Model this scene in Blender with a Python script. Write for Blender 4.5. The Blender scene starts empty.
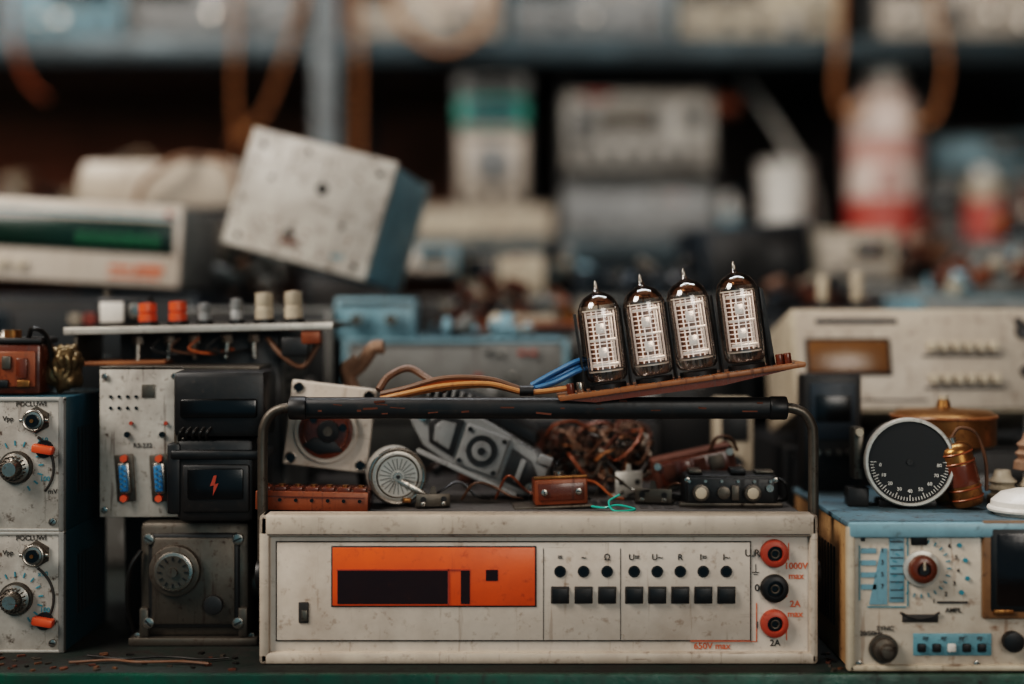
import bpy, bmesh, math, random
from mathutils import Vector, Matrix, Euler, noise
U=0.0005; ZC=1.0
rnd=random.Random(7)
R=math.radians
def hexc(h):
    h=h.lstrip('#'); o=[]
    for i in (0,2,4):
        c=int(h[i:i+2],16)/255
        o.append(c/12.92 if c<=.04045 else ((c+.055)/1.055)**2.4)
    return (*o,1)
_m={}
def mat(name,col,rough=.5,metal=0.,dirt=.35,dcol='#2a2018',scale=30,bump=.15,coat=0.,emis=0.,thr=.52):
    if name in _m: return _m[name]
    m=bpy.data.materials.new(name); m.use_nodes=True
    nt=m.node_tree; N=nt.nodes; L=nt.links
    b=N['Principled BSDF']
    tc=N.new('ShaderNodeTexCoord')
    def nz(sc,det,ro,src=None):
        n=N.new('ShaderNodeTexNoise'); n.inputs['Scale'].default_value=sc; n.inputs['Detail'].default_value=det; n.inputs['Roughness'].default_value=ro
        L.new(src or tc.outputs['Object'],n.inputs['Vector']); return n
    n1=nz(scale,8,.65); n2=nz(scale*7,6,.7); n3=nz(scale*.45,4,.6)
    r1=N.new('ShaderNodeValToRGB'); r1.color_ramp.elements[0].position=thr-.12; r1.color_ramp.elements[1].position=thr+.2
    L.new(n1.outputs['Fac'],r1.inputs['Fac'])
    r2=N.new('ShaderNodeValToRGB'); r2.color_ramp.elements[0].position=.57; r2.color_ramp.elements[1].position=.70
    L.new(n2.outputs['Fac'],r2.inputs['Fac'])
    ad=N.new('ShaderNodeMath'); ad.operation='MULTIPLY_ADD'; ad.inputs[1].default_value=.75
    L.new(r1.outputs['Color'],ad.inputs[0]); 
    mu0=N.new('ShaderNodeMath'); mu0.operation='MULTIPLY'; mu0.inputs[1].default_value=.9
    L.new(r2.outputs['Color'],mu0.inputs[0]); L.new(mu0.outputs[0],ad.inputs[2])
    last=ad.outputs[0]
    for rot,sc,lo,am in (((.3,.6,.2),(14,14,260),.66,.8),((0,0,0),(150,150,9),.62,.55)):
        mp=N.new('ShaderNodeMapping'); mp.inputs['Rotation'].default_value=rot; mp.inputs['Scale'].default_value=sc
        L.new(tc.outputs['Object'],mp.inputs['Vector']); ns=nz(1.6,4,.6,mp.outputs[0])
        rs=N.new('ShaderNodeMapRange'); rs.inputs['From Min'].default_value=lo; rs.inputs['From Max'].default_value=lo+.06; rs.inputs['To Max'].default_value=am
        L.new(ns.outputs['Fac'],rs.inputs['Value'])
        a2=N.new('ShaderNodeMath'); a2.operation='ADD'; L.new(last,a2.inputs[0]); L.new(rs.outputs[0],a2.inputs[1]); last=a2.outputs[0]
    mu=N.new('ShaderNodeMath'); mu.operation='MULTIPLY'; mu.inputs[1].default_value=dirt*1.15; mu.use_clamp=True
    L.new(last,mu.inputs[0])
    mx=N.new('ShaderNodeMix'); mx.data_type='RGBA'
    mx.inputs[6].default_value=hexc(col); mx.inputs[7].default_value=hexc(dcol)
    L.new(mu.outputs[0],mx.inputs[0])
    r3=N.new('ShaderNodeMapRange'); r3.inputs['From Min'].default_value=.3; r3.inputs['From Max'].default_value=.7
    r3.inputs['To Min'].default_value=1-dirt*.6; r3.inputs['To Max'].default_value=1.05
    L.new(n3.outputs['Fac'],r3.inputs['Value'])
    vm=N.new('ShaderNodeVectorMath'); vm.operation='SCALE'; L.new(mx.outputs[2],vm.inputs[0]); L.new(r3.outputs[0],vm.inputs['Scale'])
    L.new(vm.outputs[0],b.inputs['Base Color'])
    b.inputs['Metallic'].default_value=metal
    mr=N.new('ShaderNodeMapRange'); mr.inputs['To Min'].default_value=max(0.03,rough-.08); mr.inputs['To Max'].default_value=min(1,rough+.25)
    L.new(mu.outputs[0],mr.inputs['Value']); L.new(mr.outputs[0],b.inputs['Roughness'])
    if bump>0:
        bp=N.new('ShaderNodeBump'); bp.inputs['Strength'].default_value=bump; bp.inputs['Distance'].default_value=.0006
        L.new(n2.outputs['Fac'],bp.inputs['Height']); L.new(bp.outputs[0],b.inputs['Normal'])
    b.inputs['Coat Weight'].default_value=coat
    if emis>0:
        b.inputs['Emission Color'].default_value=hexc(col); b.inputs['Emission Strength'].default_value=emis
    _m[name]=m; return m
def glass(name,tint,c0=(.97,.95,.93,1),dark=.75,refl=.6):
    m=bpy.data.materials.new(name); m.use_nodes=True
    nt=m.node_tree; N=nt.nodes; L=nt.links
    N.remove(N['Principled BSDF']); out=N['Material Output']
    lw=N.new('ShaderNodeLayerWeight'); lw.inputs['Blend'].default_value=.35
    tr=N.new('ShaderNodeBsdfTransparent')
    cr=N.new('ShaderNodeValToRGB'); cr.color_ramp.elements[0].color=c0; cr.color_ramp.elements[1].color=hexc(tint)
    cr.color_ramp.elements[0].position=.25; cr.color_ramp.elements[1].position=dark
    L.new(lw.outputs['Facing'],cr.inputs['Fac']); L.new(cr.outputs[0],tr.inputs['Color'])
    gl=N.new('ShaderNodeBsdfGlossy')
    ns=N.new('ShaderNodeTexNoise'); ns.inputs['Scale'].default_value=90
    mr=N.new('ShaderNodeMapRange'); mr.inputs['To Min'].default_value=.03; mr.inputs['To Max'].default_value=.18
    L.new(ns.outputs['Fac'],mr.inputs['Value']); L.new(mr.outputs[0],gl.inputs['Roughness'])
    mx=N.new('ShaderNodeMixShader'); 
    mm=N.new('ShaderNodeMapRange'); mm.inputs['To Min'].default_value=.08; mm.inputs['To Max'].default_value=refl
    L.new(lw.outputs['Fresnel'],mm.inputs['Value']); L.new(mm.outputs[0],mx.inputs['Fac'])
    L.new(tr.outputs[0],mx.inputs[1]); L.new(gl.outputs[0],mx.inputs[2]); L.new(mx.outputs[0],out.inputs['Surface'])
    return m
_tx={}
class B:
    def __init__(s): s.v=[];s.f=[];s.mi=[];s.mats=[];s.X=Matrix.Identity(4)
    def _i(s,m):
        if m not in s.mats: s.mats.append(m)
        return s.mats.index(m)
    def add(s,bm,m,M=None):
        M=s.X@(M or Matrix.Identity(4)); b0=len(s.v); i=s._i(m)
        bm.verts.index_update()
        for v in bm.verts: s.v.append(M@v.co)
        for f in bm.faces: s.f.append([b0+v.index for v in f.verts]); s.mi.append(i)
        bm.free()
    def raw(s,vs,fs,m,M=None):
        M=s.X@(M or Matrix.Identity(4)); b0=len(s.v); i=s._i(m)
        for v in vs: s.v.append(M@Vector(v))
        for f in fs: s.f.append([b0+k for k in f]); s.mi.append(i)
    def box(s,c,sz,m,bev=0,rot=(0,0,0),seg=2):
        bm=bmesh.new(); bmesh.ops.create_cube(bm,size=1)
        bmesh.ops.scale(bm,vec=sz,verts=bm.verts)
        if bev>0: bmesh.ops.bevel(bm,geom=list(bm.edges),offset=min(bev,min(sz)*.45),segments=seg,affect='EDGES',profile=.5)
        s.add(bm,m,Matrix.Translation(c)@Euler([R(a) for a in rot]).to_matrix().to_4x4())
    def bx(s,x0,x1,y0,y1,z0,z1,m,bev=0):
        s.box(((x0+x1)/2,(y0+y1)/2,(z0+z1)/2),(abs(x1-x0),abs(y1-y0),abs(z1-z0)),m,bev)
    def cyl(s,c,r,h,m,ax='Y',r2=None,seg=24,rot=(0,0,0),bev=0):
        bm=bmesh.new(); bmesh.ops.create_cone(bm,cap_ends=True,segments=seg,radius1=r,radius2=r if r2 is None else r2,depth=h)
        if bev>0:
            es=[e for e in bm.edges if abs(e.verts[0].co.z-e.verts[1].co.z)<1e-6]
            bmesh.ops.bevel(bm,geom=es,offset=bev,segments=2,affect='EDGES',profile=.5)
        a={'Y':Euler((R(90),0,0)),'X':Euler((0,R(90),0)),'Z':Euler((0,0,0))}[ax].to_matrix().to_4x4()
        s.add(bm,m,Matrix.Translation(c)@Euler([R(q) for q in rot]).to_matrix().to_4x4()@a)
    def lathe(s,c,prof,m,ax='Z',seg=32,rot=(0,0,0)):
        vs=[];fs=[];n=len(prof)
        for k in range(seg):
            a=2*math.pi*k/seg
            for r,z in prof: vs.append((r*math.cos(a),r*math.sin(a),z))
        for k in range(seg):
            k2=(k+1)%seg
            for j in range(n-1): fs.append([k*n+j,k2*n+j,k2*n+j+1,k*n+j+1])
        bm=bmesh.new(); bv=[bm.verts.new(v) for v in vs]
        for f in fs:
            try: bm.faces.new([bv[i] for i in f])
            except: pass
        bmesh.ops.remove_doubles(bm,verts=bm.verts,dist=.01)
        bmesh.ops.recalc_face_normals(bm,faces=bm.faces)
        a={'Y':Euler((R(90),0,0)),'X':Euler((0,R(90),0)),'Z':Euler((0,0,0))}[ax].to_matrix().to_4x4()
        s.add(bm,m,Matrix.Translation(c)@Euler([R(q) for q in rot]).to_matrix().to_4x4()@a)
    def torus(s,c,Ra,r,m,ax='Y',seg=32,rs=8,a0=0,a1=360,rot=(0,0,0)):
        full=abs(a1-a0)>=359.9
        pts=[]
        n=seg
        for k in range(n if full else n+1):
            a=R(a0+(a1-a0)*k/n)
            if ax=='Y': p=(Ra*math.cos(a),0,Ra*math.sin(a))
            elif ax=='Z': p=(Ra*math.cos(a),Ra*math.sin(a),0)
            else: p=(0,Ra*math.cos(a),Ra*math.sin(a))
            pts.append(Euler([R(q) for q in rot]).to_matrix()@Vector(p)+Vector(c))
        s.sweep(pts,r,m,rs,full)
    def sweep(s,pts,r,m,rs=8,closed=False):
        pts=[Vector(p) for p in pts]; n=len(pts); vs=[];fs=[]
        t0=(pts[1]-pts[0]).normalized()
        up=Vector((0,0,1)) if abs(t0.z)<.9 else Vector((1,0,0))
        nrm=t0.cross(up).normalized(); prev=t0
        for i,p in enumerate(pts):
            if closed: t=(pts[(i+1)%n]-pts[i-1]).normalized()
            else: t=(pts[min(i+1,n-1)]-pts[max(i-1,0)]).normalized()
            if t.length<1e-6: t=prev
            q=prev.rotation_difference(t); nrm=(q@nrm).normalized(); prev=t
            bn=t.cross(nrm)
            rr=r[i] if isinstance(r,(list,tuple)) else r
            for k in range(rs):
                a=2*math.pi*k/rs; vs.append(p+nrm*rr*math.cos(a)+bn*rr*math.sin(a))
        for i in range(n if closed else n-1):
            j=(i+1)%n
            for k in range(rs):
                k2=(k+1)%rs; fs.append([i*rs+k,i*rs+k2,j*rs+k2,j*rs+k])
        if not closed: fs.append(list(range(rs))[::-1]); fs.append([ (n-1)*rs+k for k in range(rs)])
        s.raw(vs,fs,m)
    def tube(s,pts,r,m,rs=8,sub=8):
        P=[Vector(p) for p in pts]; P=[P[0]*2-P[1]]+P+[P[-1]*2-P[-2]]; out=[]
        for i in range(1,len(P)-2):
            for k in range(sub):
                t=k/sub; a,b,c,d=P[i-1],P[i],P[i+1],P[i+2]
                out.append(.5*((2*b)+(c-a)*t+(2*a-5*b+4*c-d)*t*t+(3*b-a-3*c+d)*t**3))
        out.append(P[-2]); s.sweep(out,r,m,rs)
    def prism(s,poly,y0,y1,m,rot=(0,0,0),c=(0,0,0),bev=0):
        bm=bmesh.new(); a=[bm.verts.new((x,y0,z)) for x,z in poly]; b=[bm.verts.new((x,y1,z)) for x,z in poly]; n=len(poly)
        bm.faces.new(a); bm.faces.new(b[::-1])
        for i in range(n): bm.faces.new([a[i],b[i],b[(i+1)%n],a[(i+1)%n]])
        bmesh.ops.recalc_face_normals(bm,faces=bm.faces)
        if bev>0: bmesh.ops.bevel(bm,geom=list(bm.edges),offset=bev,segments=2,affect='EDGES',profile=.5)
        s.add(bm,m,Matrix.Translation(c)@Euler([R(q) for q in rot]).to_matrix().to_4x4())
    def text(s,t,c,size,m,rot=(90,0,0)):
        key=(t,size)
        if key not in _tx:
            cu=bpy.data.curves.new('t','FONT'); cu.body=t; cu.size=size; cu.align_x='CENTER'; cu.align_y='CENTER'; cu.extrude=.25; cu.resolution_u=3; cu.offset=size*.012
            ob=bpy.data.objects.new('t',cu); bpy.context.scene.collection.objects.link(ob)
            dg=bpy.context.evaluated_depsgraph_get(); dg.update()
            me=bpy.data.meshes.new_from_object(ob.evaluated_get(dg))
            _tx[key]=([tuple(v.co) for v in me.vertices],[list(p.vertices) for p in me.polygons])
            bpy.data.objects.remove(ob); bpy.data.curves.remove(cu); bpy.data.meshes.remove(me)
        vs,fs=_tx[key]
        s.raw(vs,fs,m,Matrix.Translation(c)@Euler([R(q) for q in rot]).to_matrix().to_4x4())
    def screw(s,x,z,y,r,m,md):
        s.cyl((x,y,z),r,r*.7,m,seg=16,bev=r*.15); s.box((x,y-r*.36,z),(r*1.5,.3,r*.25),md,rot=(0,rnd.uniform(0,180),0))
    def done(s,name,loc=(0,0,0),rot=(0,0,0),ang=38):
        me=bpy.data.meshes.new(name); me.from_pydata([tuple(v*U) for v in s.v],[],s.f)
        for m in s.mats: me.materials.append(m)
        me.polygons.foreach_set('material_index',s.mi)
        me.polygons.foreach_set('use_smooth',[True]*len(s.f)); me.update()
        me.set_sharp_from_angle(angle=R(ang))
        ob=bpy.data.objects.new(name,me); bpy.context.scene.collection.objects.link(ob)
        ob.location=(loc[0]*U,loc[1]*U,loc[2]*U+ZC); ob.rotation_euler=[R(a) for a in rot]
        return ob

# ------------- materials
beige=mat('beige_case','#c0b2a3',.45,dirt=.5,dcol='#5a4230',scale=22)
panelw=mat('panel_white','#cdc0b3',.42,dirt=.45,dcol='#75563c',scale=24)
offw=mat('offwhite_paint','#bfb8ae',.5,dirt=.8,dcol='#443327',scale=28,thr=.52)
topg=mat('case_top_grey','#4b4540',.6,dirt=.8,dcol='#1f1712',scale=26)
greym=mat('grey_paint','#7f7e7a',.5,dirt=.6,dcol='#30221a',scale=26)
grey2=mat('grey_plastic','#8a8a88',.42,dirt=.55,dcol='#332822',scale=30)
dgrey=mat('dark_grey_metal','#303030',.45,.3,dirt=.55,dcol='#18100c')
tealp=mat('teal_paint','#1b434e',.5,dirt=.5,dcol='#0d1214')
blk=mat('black_plastic','#0c0e10',.5,dirt=.3,dcol='#35291f',scale=35)
blkg=mat('black_gloss','#060708',.3,dirt=.12,dcol='#2c2420',bump=.03)
orange=mat('orange_plastic','#ea5f22',.42,dirt=.42,dcol='#8a3510',scale=26)
orangek=mat('orange_knob','#d0562e',.4,dirt=.4,dcol='#6b200a')
dwin=mat('dark_window','#260b05',.25,dirt=.25,dcol='#3a1a0e')
redj=mat('red_jack','#a8442c',.45,dirt=.5,dcol='#47180d')
tred=mat('red_print','#c95f38',.6,dirt=.3)
tblk=mat('black_print','#231f1d',.6,dirt=.25,dcol='#70665c')
tteal=mat('teal_print','#33808f',.6,dirt=.3)
steel=mat('steel','#b0a89f',.3,.9,dirt=.5,dcol='#4a3828',scale=40)
steeld=mat('dull_steel','#6e675e',.45,.7,dirt=.72,dcol='#33221a',scale=40)
alu=mat('aluminium','#c6c0b7',.4,.4,dirt=.5,dcol='#5c4c40',scale=35)
brass=mat('brass','#94683c',.38,.75,dirt=.6,dcol='#3d2412',scale=40)
copper=mat('copper_brown','#8f4e2c',.4,.15,dirt=.6,dcol='#35180c',scale=45)
bake=mat('bakelite_brown','#65331d',.3,dirt=.5,dcol='#2b140b',scale=45,coat=.2)
rust=mat('rust','#60341f',.75,.1,dirt=.7,dcol='#2a150d',scale=35,bump=.5)
greenb=mat('bench_green','#0f4636',.35,dirt=.85,dcol='#1d110b',scale=30,bump=.5,thr=.52)
bencht=mat('bench_top','#15241e',.6,dirt=.95,dcol='#1c110b',scale=30,bump=.5,thr=.46)
skyb=mat('blue_grey_paint','#7a9da8',.45,dirt=.55,dcol='#3a3934',scale=22)
blued=mat('blue_connector','#2f78a6',.4,dirt=.35)
darkb=mat('dark_blue_case','#16242e',.5,dirt=.4,dcol='#130e0c')
wood=mat('varnished_board','#94603a',.4,dirt=.6,dcol='#47271a',scale=30)
tan=mat('tan_leather','#94735c',.7,dirt=.6,dcol='#50372a',scale=60)
cream=mat('cream_plastic','#c0b19c',.5,dirt=.52,dcol='#5a4534')
wirey=mat('wire_tan','#a9713f',.5,dirt=.4,dcol='#5d3310')
wireb=mat('wire_blue','#2b5f86',.45,dirt=.2)
wiret=mat('wire_teal','#27a08e',.4,dirt=.1)
wirebr=mat('wire_brown','#65452f',.55,dirt=.4)
wirek=mat('wire_black','#15120f',.45,dirt=.25)
wireo=mat('wire_orange','#b0602f',.5,dirt=.4)
whitep=mat('white_plastic','#d8d2ca',.4,dirt=.3,dcol='#7d6f60')
grndisp=mat('green_display','#0c2b1f',.35,dirt=.4,dcol='#050d0a')
grnled=mat('green_digits','#2b7a4f',.4,dirt=.3,emis=.05)
brnwin=mat('brown_window','#7c5735',.25,dirt=.45,dcol='#40291a')
backbrown=mat('brown_board','#a2603c',.7,dirt=.6,dcol='#3a1e12',scale=4)
backdark=mat('dark_board','#3f2e25',.8,dirt=.7,dcol='#13100e',scale=4)
shelfm=mat('shelf_metal','#37454a',.45,.3,dirt=.55,dcol='#1d140f',scale=12)
postm=mat('post_metal','#5e6668',.5,.2,dirt=.65,dcol='#44291c',scale=12)
concrete=mat('concrete','#6b6864',.85,dirt=.5,dcol='#3f3b37',scale=4)
plaster=mat('plaster','#6d6157',.9,dirt=.4,dcol='#3b342e',scale=3)
extw=mat('extinguisher_white','#dccabf',.4,dirt=.45,dcol='#b06a5c',scale=14)
extr=mat('extinguisher_red','#b55347',.4,dirt=.35,dcol='#6d2a22',scale=14)
greenm=mat('green_handheld','#2f9484',.4,dirt=.3)
foilm=mat('foil','#7a6648',.35,.55,dirt=.7,dcol='#3e2814',scale=50)

# ------------- room
def slab(name,x0,x1,y0,y1,z0,z1,m):
    b=B(); cx,cy,cz=(x0+x1)/2,(y0+y1)/2,(z0+z1)/2
    b.box((0,0,0),(x1-x0,y1-y0,z1-z0),m); b.done(name,(cx,cy,cz))
slab('floor',-3600,3600,-6000,3000,-2040,-2000,concrete)
slab('ceiling',-3600,3600,-6000,3000,3400,3440,plaster)
slab('wall_back',-3600,3600,2900,2960,-2000,3400,plaster)
slab('wall_left',-3660,-3600,-6000,2960,-2000,3400,plaster)
slab('wall_right',3600,3660,-6000,2960,-2000,3400,plaster)

# ------------- workbench
TZ=-353
b=B()
b.bx(-1500,1500,-40,1500,-34,0,bencht,3)
b.bx(-1500,1500,-48,-41,-60,1,greenb,2)
for x in (-1440,1440):
    for y in (20,1440): b.bx(x-30,x+30,y-30,y+30,-1647,-34,dgrey,4)
b.bx(-1440,1440,10,30,-150,-34,dgrey,3)
b.bx(-1440,1440,1430,1450,-150,-34,dgrey,3)
for i in range(60):
    x=rnd.uniform(-540,-268) if i<46 else rnd.uniform(312,326)
    b.box((x,rnd.uniform(-32,40),.8),(rnd.uniform(2,8),rnd.uniform(2,5),1.6),[rust,wirebr,wirek,steeld][i%4],rot=(0,0,rnd.uniform(0,90)))
b.tube([(-440,-10,3),(-400,0,3),(-370,-12,4),(-330,-6,3),(-300,-14,3)],1.4,wirebr)
b.tube([(-430,20,3),(-390,6,3),(-350,10,4),(-310,4,3),(-285,10,3)],1.2,wirek)
b.done('workbench',(0,0,TZ))

# ------------- bench multimeter
b=B()
q=lambda px,py:(px-538.5,663-py)
b.bx(-272,272,4,385,3,146,topg,5)
b.bx(-274,274,0,8,4,144,panelw)
for (x0,x1,z0,z1) in [(-278.5,278.5,127,149),(-278.5,278.5,0,12),(-278.5,-268,0,149),(270,278.5,0,149)]:
    b.bx(x0,x1,-7,22,z0,z1,beige,3.5)
x0,z1=q(276,541); x1,z0=q(751,641)
b.bx(x0,x1,-1,1,z0,z1,tblk); b.bx(x0+1.2,x1-1.2,-2,1,z0+1.2,z1-1.2,panelw,.6)
b.bx(-270,270,-7.4,-6.6,129,130,tblk)
x0,z1=q(333,547); x1,z0=q(535,605)
b.bx(x0-1.5,x1+1.5,-2.6,0,z0-1.5,z1+1.5,tblk,.3)
def pan(px0,py0,px1,py1,y,m,bev=0):
    a,bz=q(px0,py0); c,d=q(px1,py1); b.bx(a,c,y,0,d,bz,m,bev)
pan(333,547,535,605,-4,orange,.8)
pan(338,570,448,603,-4.6,dwin)
pan(461,569,470,603,-4.6,dwin)
pan(486,569,498,580,-4.6,dwin)
pan(448,568,449.5,604,-4.8,redj); pan(337,568.5,470,569.7,-4.8,redj)
pan(543,548,543.6,640,-2.5,tblk); pan(620,548,620.6,640,-2.5,tblk)
labs=['=','~','Ω','U=','U~','R','I=','I~']
for i,px in enumerate([560,583.5,607,634,657,680,703,726]):
    x,z=q(px,571); b.cyl((x,-2.5,z),5.8,1.4,blk,seg=24); b.cyl((x,-3.2,z),4.2,.6,blkg,seg=20)
    x,z=q(px,594.5); b.box((x,-2,z),(18,2,17),tblk,.4); b.box((x,-4,z),(16,6,15),blk,1.2)
    x,z=q(px,557); b.text(labs[i],(x,-2.6,z),8.5,tblk)
x,z=q(304,612); b.box((x,-2.4,z),(10,2,21),tblk,4.5,seg=3); b.box((x+1,-3.4,z-3),(6,2,11),steeld,2)
for j,(py,m) in enumerate([(553,redj),(588,blk),(623,redj)]):
    x,z=q(774,py)
    b.lathe((x,0,z),[(14,0),(14,4),(13,7),(10,8.5),(8,8.5),(7,3),(0,3)],m,ax='Y')
    b.cyl((x,-4,z),7,1,blkg); b.torus((x,-6,z),4,1,steeld,seg=16)
for t,px,py,sz,m in [('U.R',752,553,10,tblk),('1000V',796,566,9,tred),('max',796,576,9,tred),('0',757,588,10,tblk),('2A',795,604,9,tred),('max',795,614,9,tred),('I',757,625,10,tblk),('650V max',712,646,9,tred),('2A',775,643,9,tblk)]:
    x,z=q(px,py); b.text(t,(x,-2.2 if px<756 and py<640 else -.4,z),sz,m)
pan(755.3,564,755.9,572,-.5,tblk); pan(752,572,759,572.8,-.5,tblk); pan(753.5,574,757.5,574.7,-.5,tblk)
pan(690,640.2,750,641,-2.4,tred); pan(750,641,757,641.8,-.5,tred); pan(756,603,757,641.5,-.5,tred)
pan(788,543,789,560,-.5,tred);pan(786,585,787,597,-.5,tred);pan(786,617,787,640,-.5,tred)
for k in range(9):
    for r_ in range(3): b.bx(30+k*13,38+k*13,60+r_*90,130+r_*90,145.4,146.4,tblk)
for x in (-230,230): b.bx(x-15,x+15,10,30,.3,3,blk)
b.box((0,30,253),(500,16,22),blk,7,seg=3)
for sx in (-1,1):
    b.cyl((sx*245,30,253),12,18,blk,ax='X',seg=20,bev=2)
    P=[(sx*281,30,84),(sx*281,30,150),(sx*281,30,218),(sx*279,30,236),(sx*271,30,248),(sx*258,30,253),(sx*245,30,253)]
    b.tube(P,5.4,steeld,rs=10)
    b.tube([(p[0]+sx*1.5,p[1]+6,p[2]) for p in P],3.4,dgrey,rs=8)
    b.cyl((sx*281,30,84),15,12,blk,ax='X',bev=2)
for k in range(20):
    b.box((rnd.uniform(-230,230),22.2,253+rnd.uniform(-6,8)),(rnd.uniform(4,16),.6,rnd.uniform(1,2.5)),rust,rot=(0,rnd.uniform(-6,6),0))
b.done('bench_multimeter',(26.5,0,TZ))
TOP=TZ+146.5

# ------------- signal generator modules (left)
def siggen(h,zo,depth=150):
    b=B()
    b.bx(-200,0,2,depth,0,h,tealp,2)
    b.bx(-198,-6,-3,4,2,h-2,offw,1.5)
    b.bx(-6,0,-5,4,0,h,greym,1.5)
    b.bx(-200,0,-4.5,4,h-4,h,alu,1); b.bx(-200,0,-4.5,4,0,3,alu,1)
    x,z=-28,h-23
    b.cyl((x,-5,z),14,3,steeld,seg=6); b.cyl((x,-11,z),10,12,steel,bev=1); b.torus((x,-16,z),10,1.5,steel); b.cyl((x,-18,z),6.5,4,blkg); b.cyl((x,-20,z),2,3,brass)
    for a in (0,180): b.cyl((x+12*math.cos(R(a)),-13,z),2,5,steel,ax='X')
    x,z=-49,zo
    b.cyl((x,-6,z),17,5,steeld,seg=32); b.lathe((x,-3,z),[(16,0),(15,8),(9,10),(8,22),(7,24),(0,24)],steel,ax='Y',seg=24)
    for k in range(18):
        a=R(k*20); b.box((x+12*math.cos(a),-16,z+12*math.sin(a)),(1.2,10,1.2),steeld,rot=(0,-math.degrees(a),0))
    for k in range(9):
        a=R(-60+k*22); b.box((x+25*math.cos(a),-3.6,z+25*math.sin(a)),(5,1,1.3),tteal,rot=(0,-math.degrees(a),0))
    b.torus((x,-3.5,z),38,1.4,tblk,a0=-40,a1=55)
    x2,z2=-20,zo+ (19 if h>130 else -23)
    b.box((x2,-9,z2),(22,12,9),orangek,2.5,rot=(0,10,0)); b.cyl((x2,-5,z2),9,4,blk)
    for t,xx,zz,m in [('Vpp',-58,h-22,tblk),('POCLUWI',-34,h-7,tblk),('10V',-80,zo+30,tteal),('100',-20,zo-12,tteal),('mV',-12,zo-25,tblk),('x10',-22,h-44,tteal)]:
        b.text(t,(xx,-3.4,zz),7,m)
    b.screw(-12,10,-4,4,steel,blk)
    for k in range(6): b.cyl((-75-k*15,-6,20),4,5,blk,bev=.6)
    b.bx(-180,-100,-4,-2,h*.45,h*.8,blkg)
    for k in range(8): b.bx(-.6,.6,40+k*12,45+k*12,h*.25,h*.75,blk)
    return b
siggen(125,56).done('signal_generator',(-461,46,TZ))
siggen(138,66).done('signal_generator',(-461,46,TZ+125))

# ------------- gearbox
b=B()
b.bx(-58,58,0,70,8,130,steeld,7); b.bx(-68,68,-8,85,0,9,steeld,2)
b.bx(-48,48,-4,4,18,118,dgrey,5); b.bx(-44,44,-6,0,22,114,steeld,4)
b.cyl((-18,-10,80),27,10,steeld,bev=2); b.cyl((-18,-16,80),21,6,steel,bev=2); b.cyl((-18,-19,80),17,3,steeld)
for k in range(12):
    a=R(k*30); b.box((-18+14*math.cos(a),-21,80+14*math.sin(a)),(4,1.2,1.2),blk,rot=(0,-k*30,0))
b.cyl((-18,-21,80),5,5,steeld)
for sx in (-1,1):
    for z in (24,112): b.screw(sx*47,z,-5,6,steel,blk)
    b.screw(sx*60,9,0,4,steel,blk)
    b.bx(sx*52-5,sx*52+5,-6,6,9,40,steeld,2)
b.cyl((22,-9,44),10,8,dgrey,bev=1); b.cyl((58,30,60),16,24,steeld,ax='X',bev=2)
b.tube([(-55,-4,100),(-66,-8,80),(-70,0,40),(-66,10,10)],2.5,wirek)
b.done('instrument_gearbox',(-335,78,TZ))

# ------------- PSU module
b=B()
b.bx(-92,-2,0,4,0,160,offw,1); b.bx(-92,78,4,76,0,4,greym,1); b.bx(-92,-88,4,76,0,120,dgrey,.8); b.bx(-92,78,73,76,0,158,dgrey,1)
b.bx(-92,78,0,76,156,160,steeld,1)
for cx in (-64,-27):
    b.box((cx,-2,42),(20,3,50),steeld,2,rot=(0,-4,0)); b.box((cx,-5,42),(13,7,34),steel,3,rot=(0,-4,0)); b.box((cx,-9,42),(9,4,28),blued,3,rot=(0,-4,0))
    for k in range(5): b.cyl((cx-2,-11.5,31+k*5.5),1.1,2,steel,seg=8)
    for k in range(4): b.cyl((cx+2,-11.5,34+k*5.5),1.1,2,steel,seg=8)
    for z in (21,63): b.cyl((cx,-6,z),4,9,orangek,seg=6); 
    b.cyl((cx+2,-2,88),3,4,blkg); b.cyl((cx+6,-2,100),2,3,redj)
for k in range(4): b.cyl((-80+k*9,-.3,128),1.8,1.5,blkg,seg=10); b.cyl((-80+k*9,-.3,116),1.8,1.5,blkg,seg=10)
for x,z in ((-86,150),(-86,8),(-12,150),(-12,20)): b.screw(x,z,-2,3.5,steel,blk)
b.box((-40,-.5,134),(14,1.5,14),steeld,.5)
b.text('RS-232',(-46,-.5,76),7,tblk)
b.box((42,0,122),(96,70,70),blk,7); b.box((42,-4,118),(80,70,20),blkg,3)
b.box((38,0,43),(80,70,86),blk,6); b.box((42,-10,70),(100,58,10),blk,3); b.bx(-12,2,-36,20,8,82,blk,3)
b.bx(4,74,-38,0,10,60,blk,3); b.bx(10,68,-40,0,24,56,blkg,2)
for sx in (-2,84): b.cyl((sx,-28,88),4,14,steeld,ax='Z',seg=12)
b.prism([(38,49),(34,38),(38,39),(37,28),(43,41),(39,40),(41,49)],-41.5,-40,redj)
for k in range(5): b.tube([(0+k*7,-30,84),(2+k*7,-38,92),(6+k*7,-34,98)],1.8,wirek)
b.done('power_supply_module',(-346,88,TZ+133))

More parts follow.
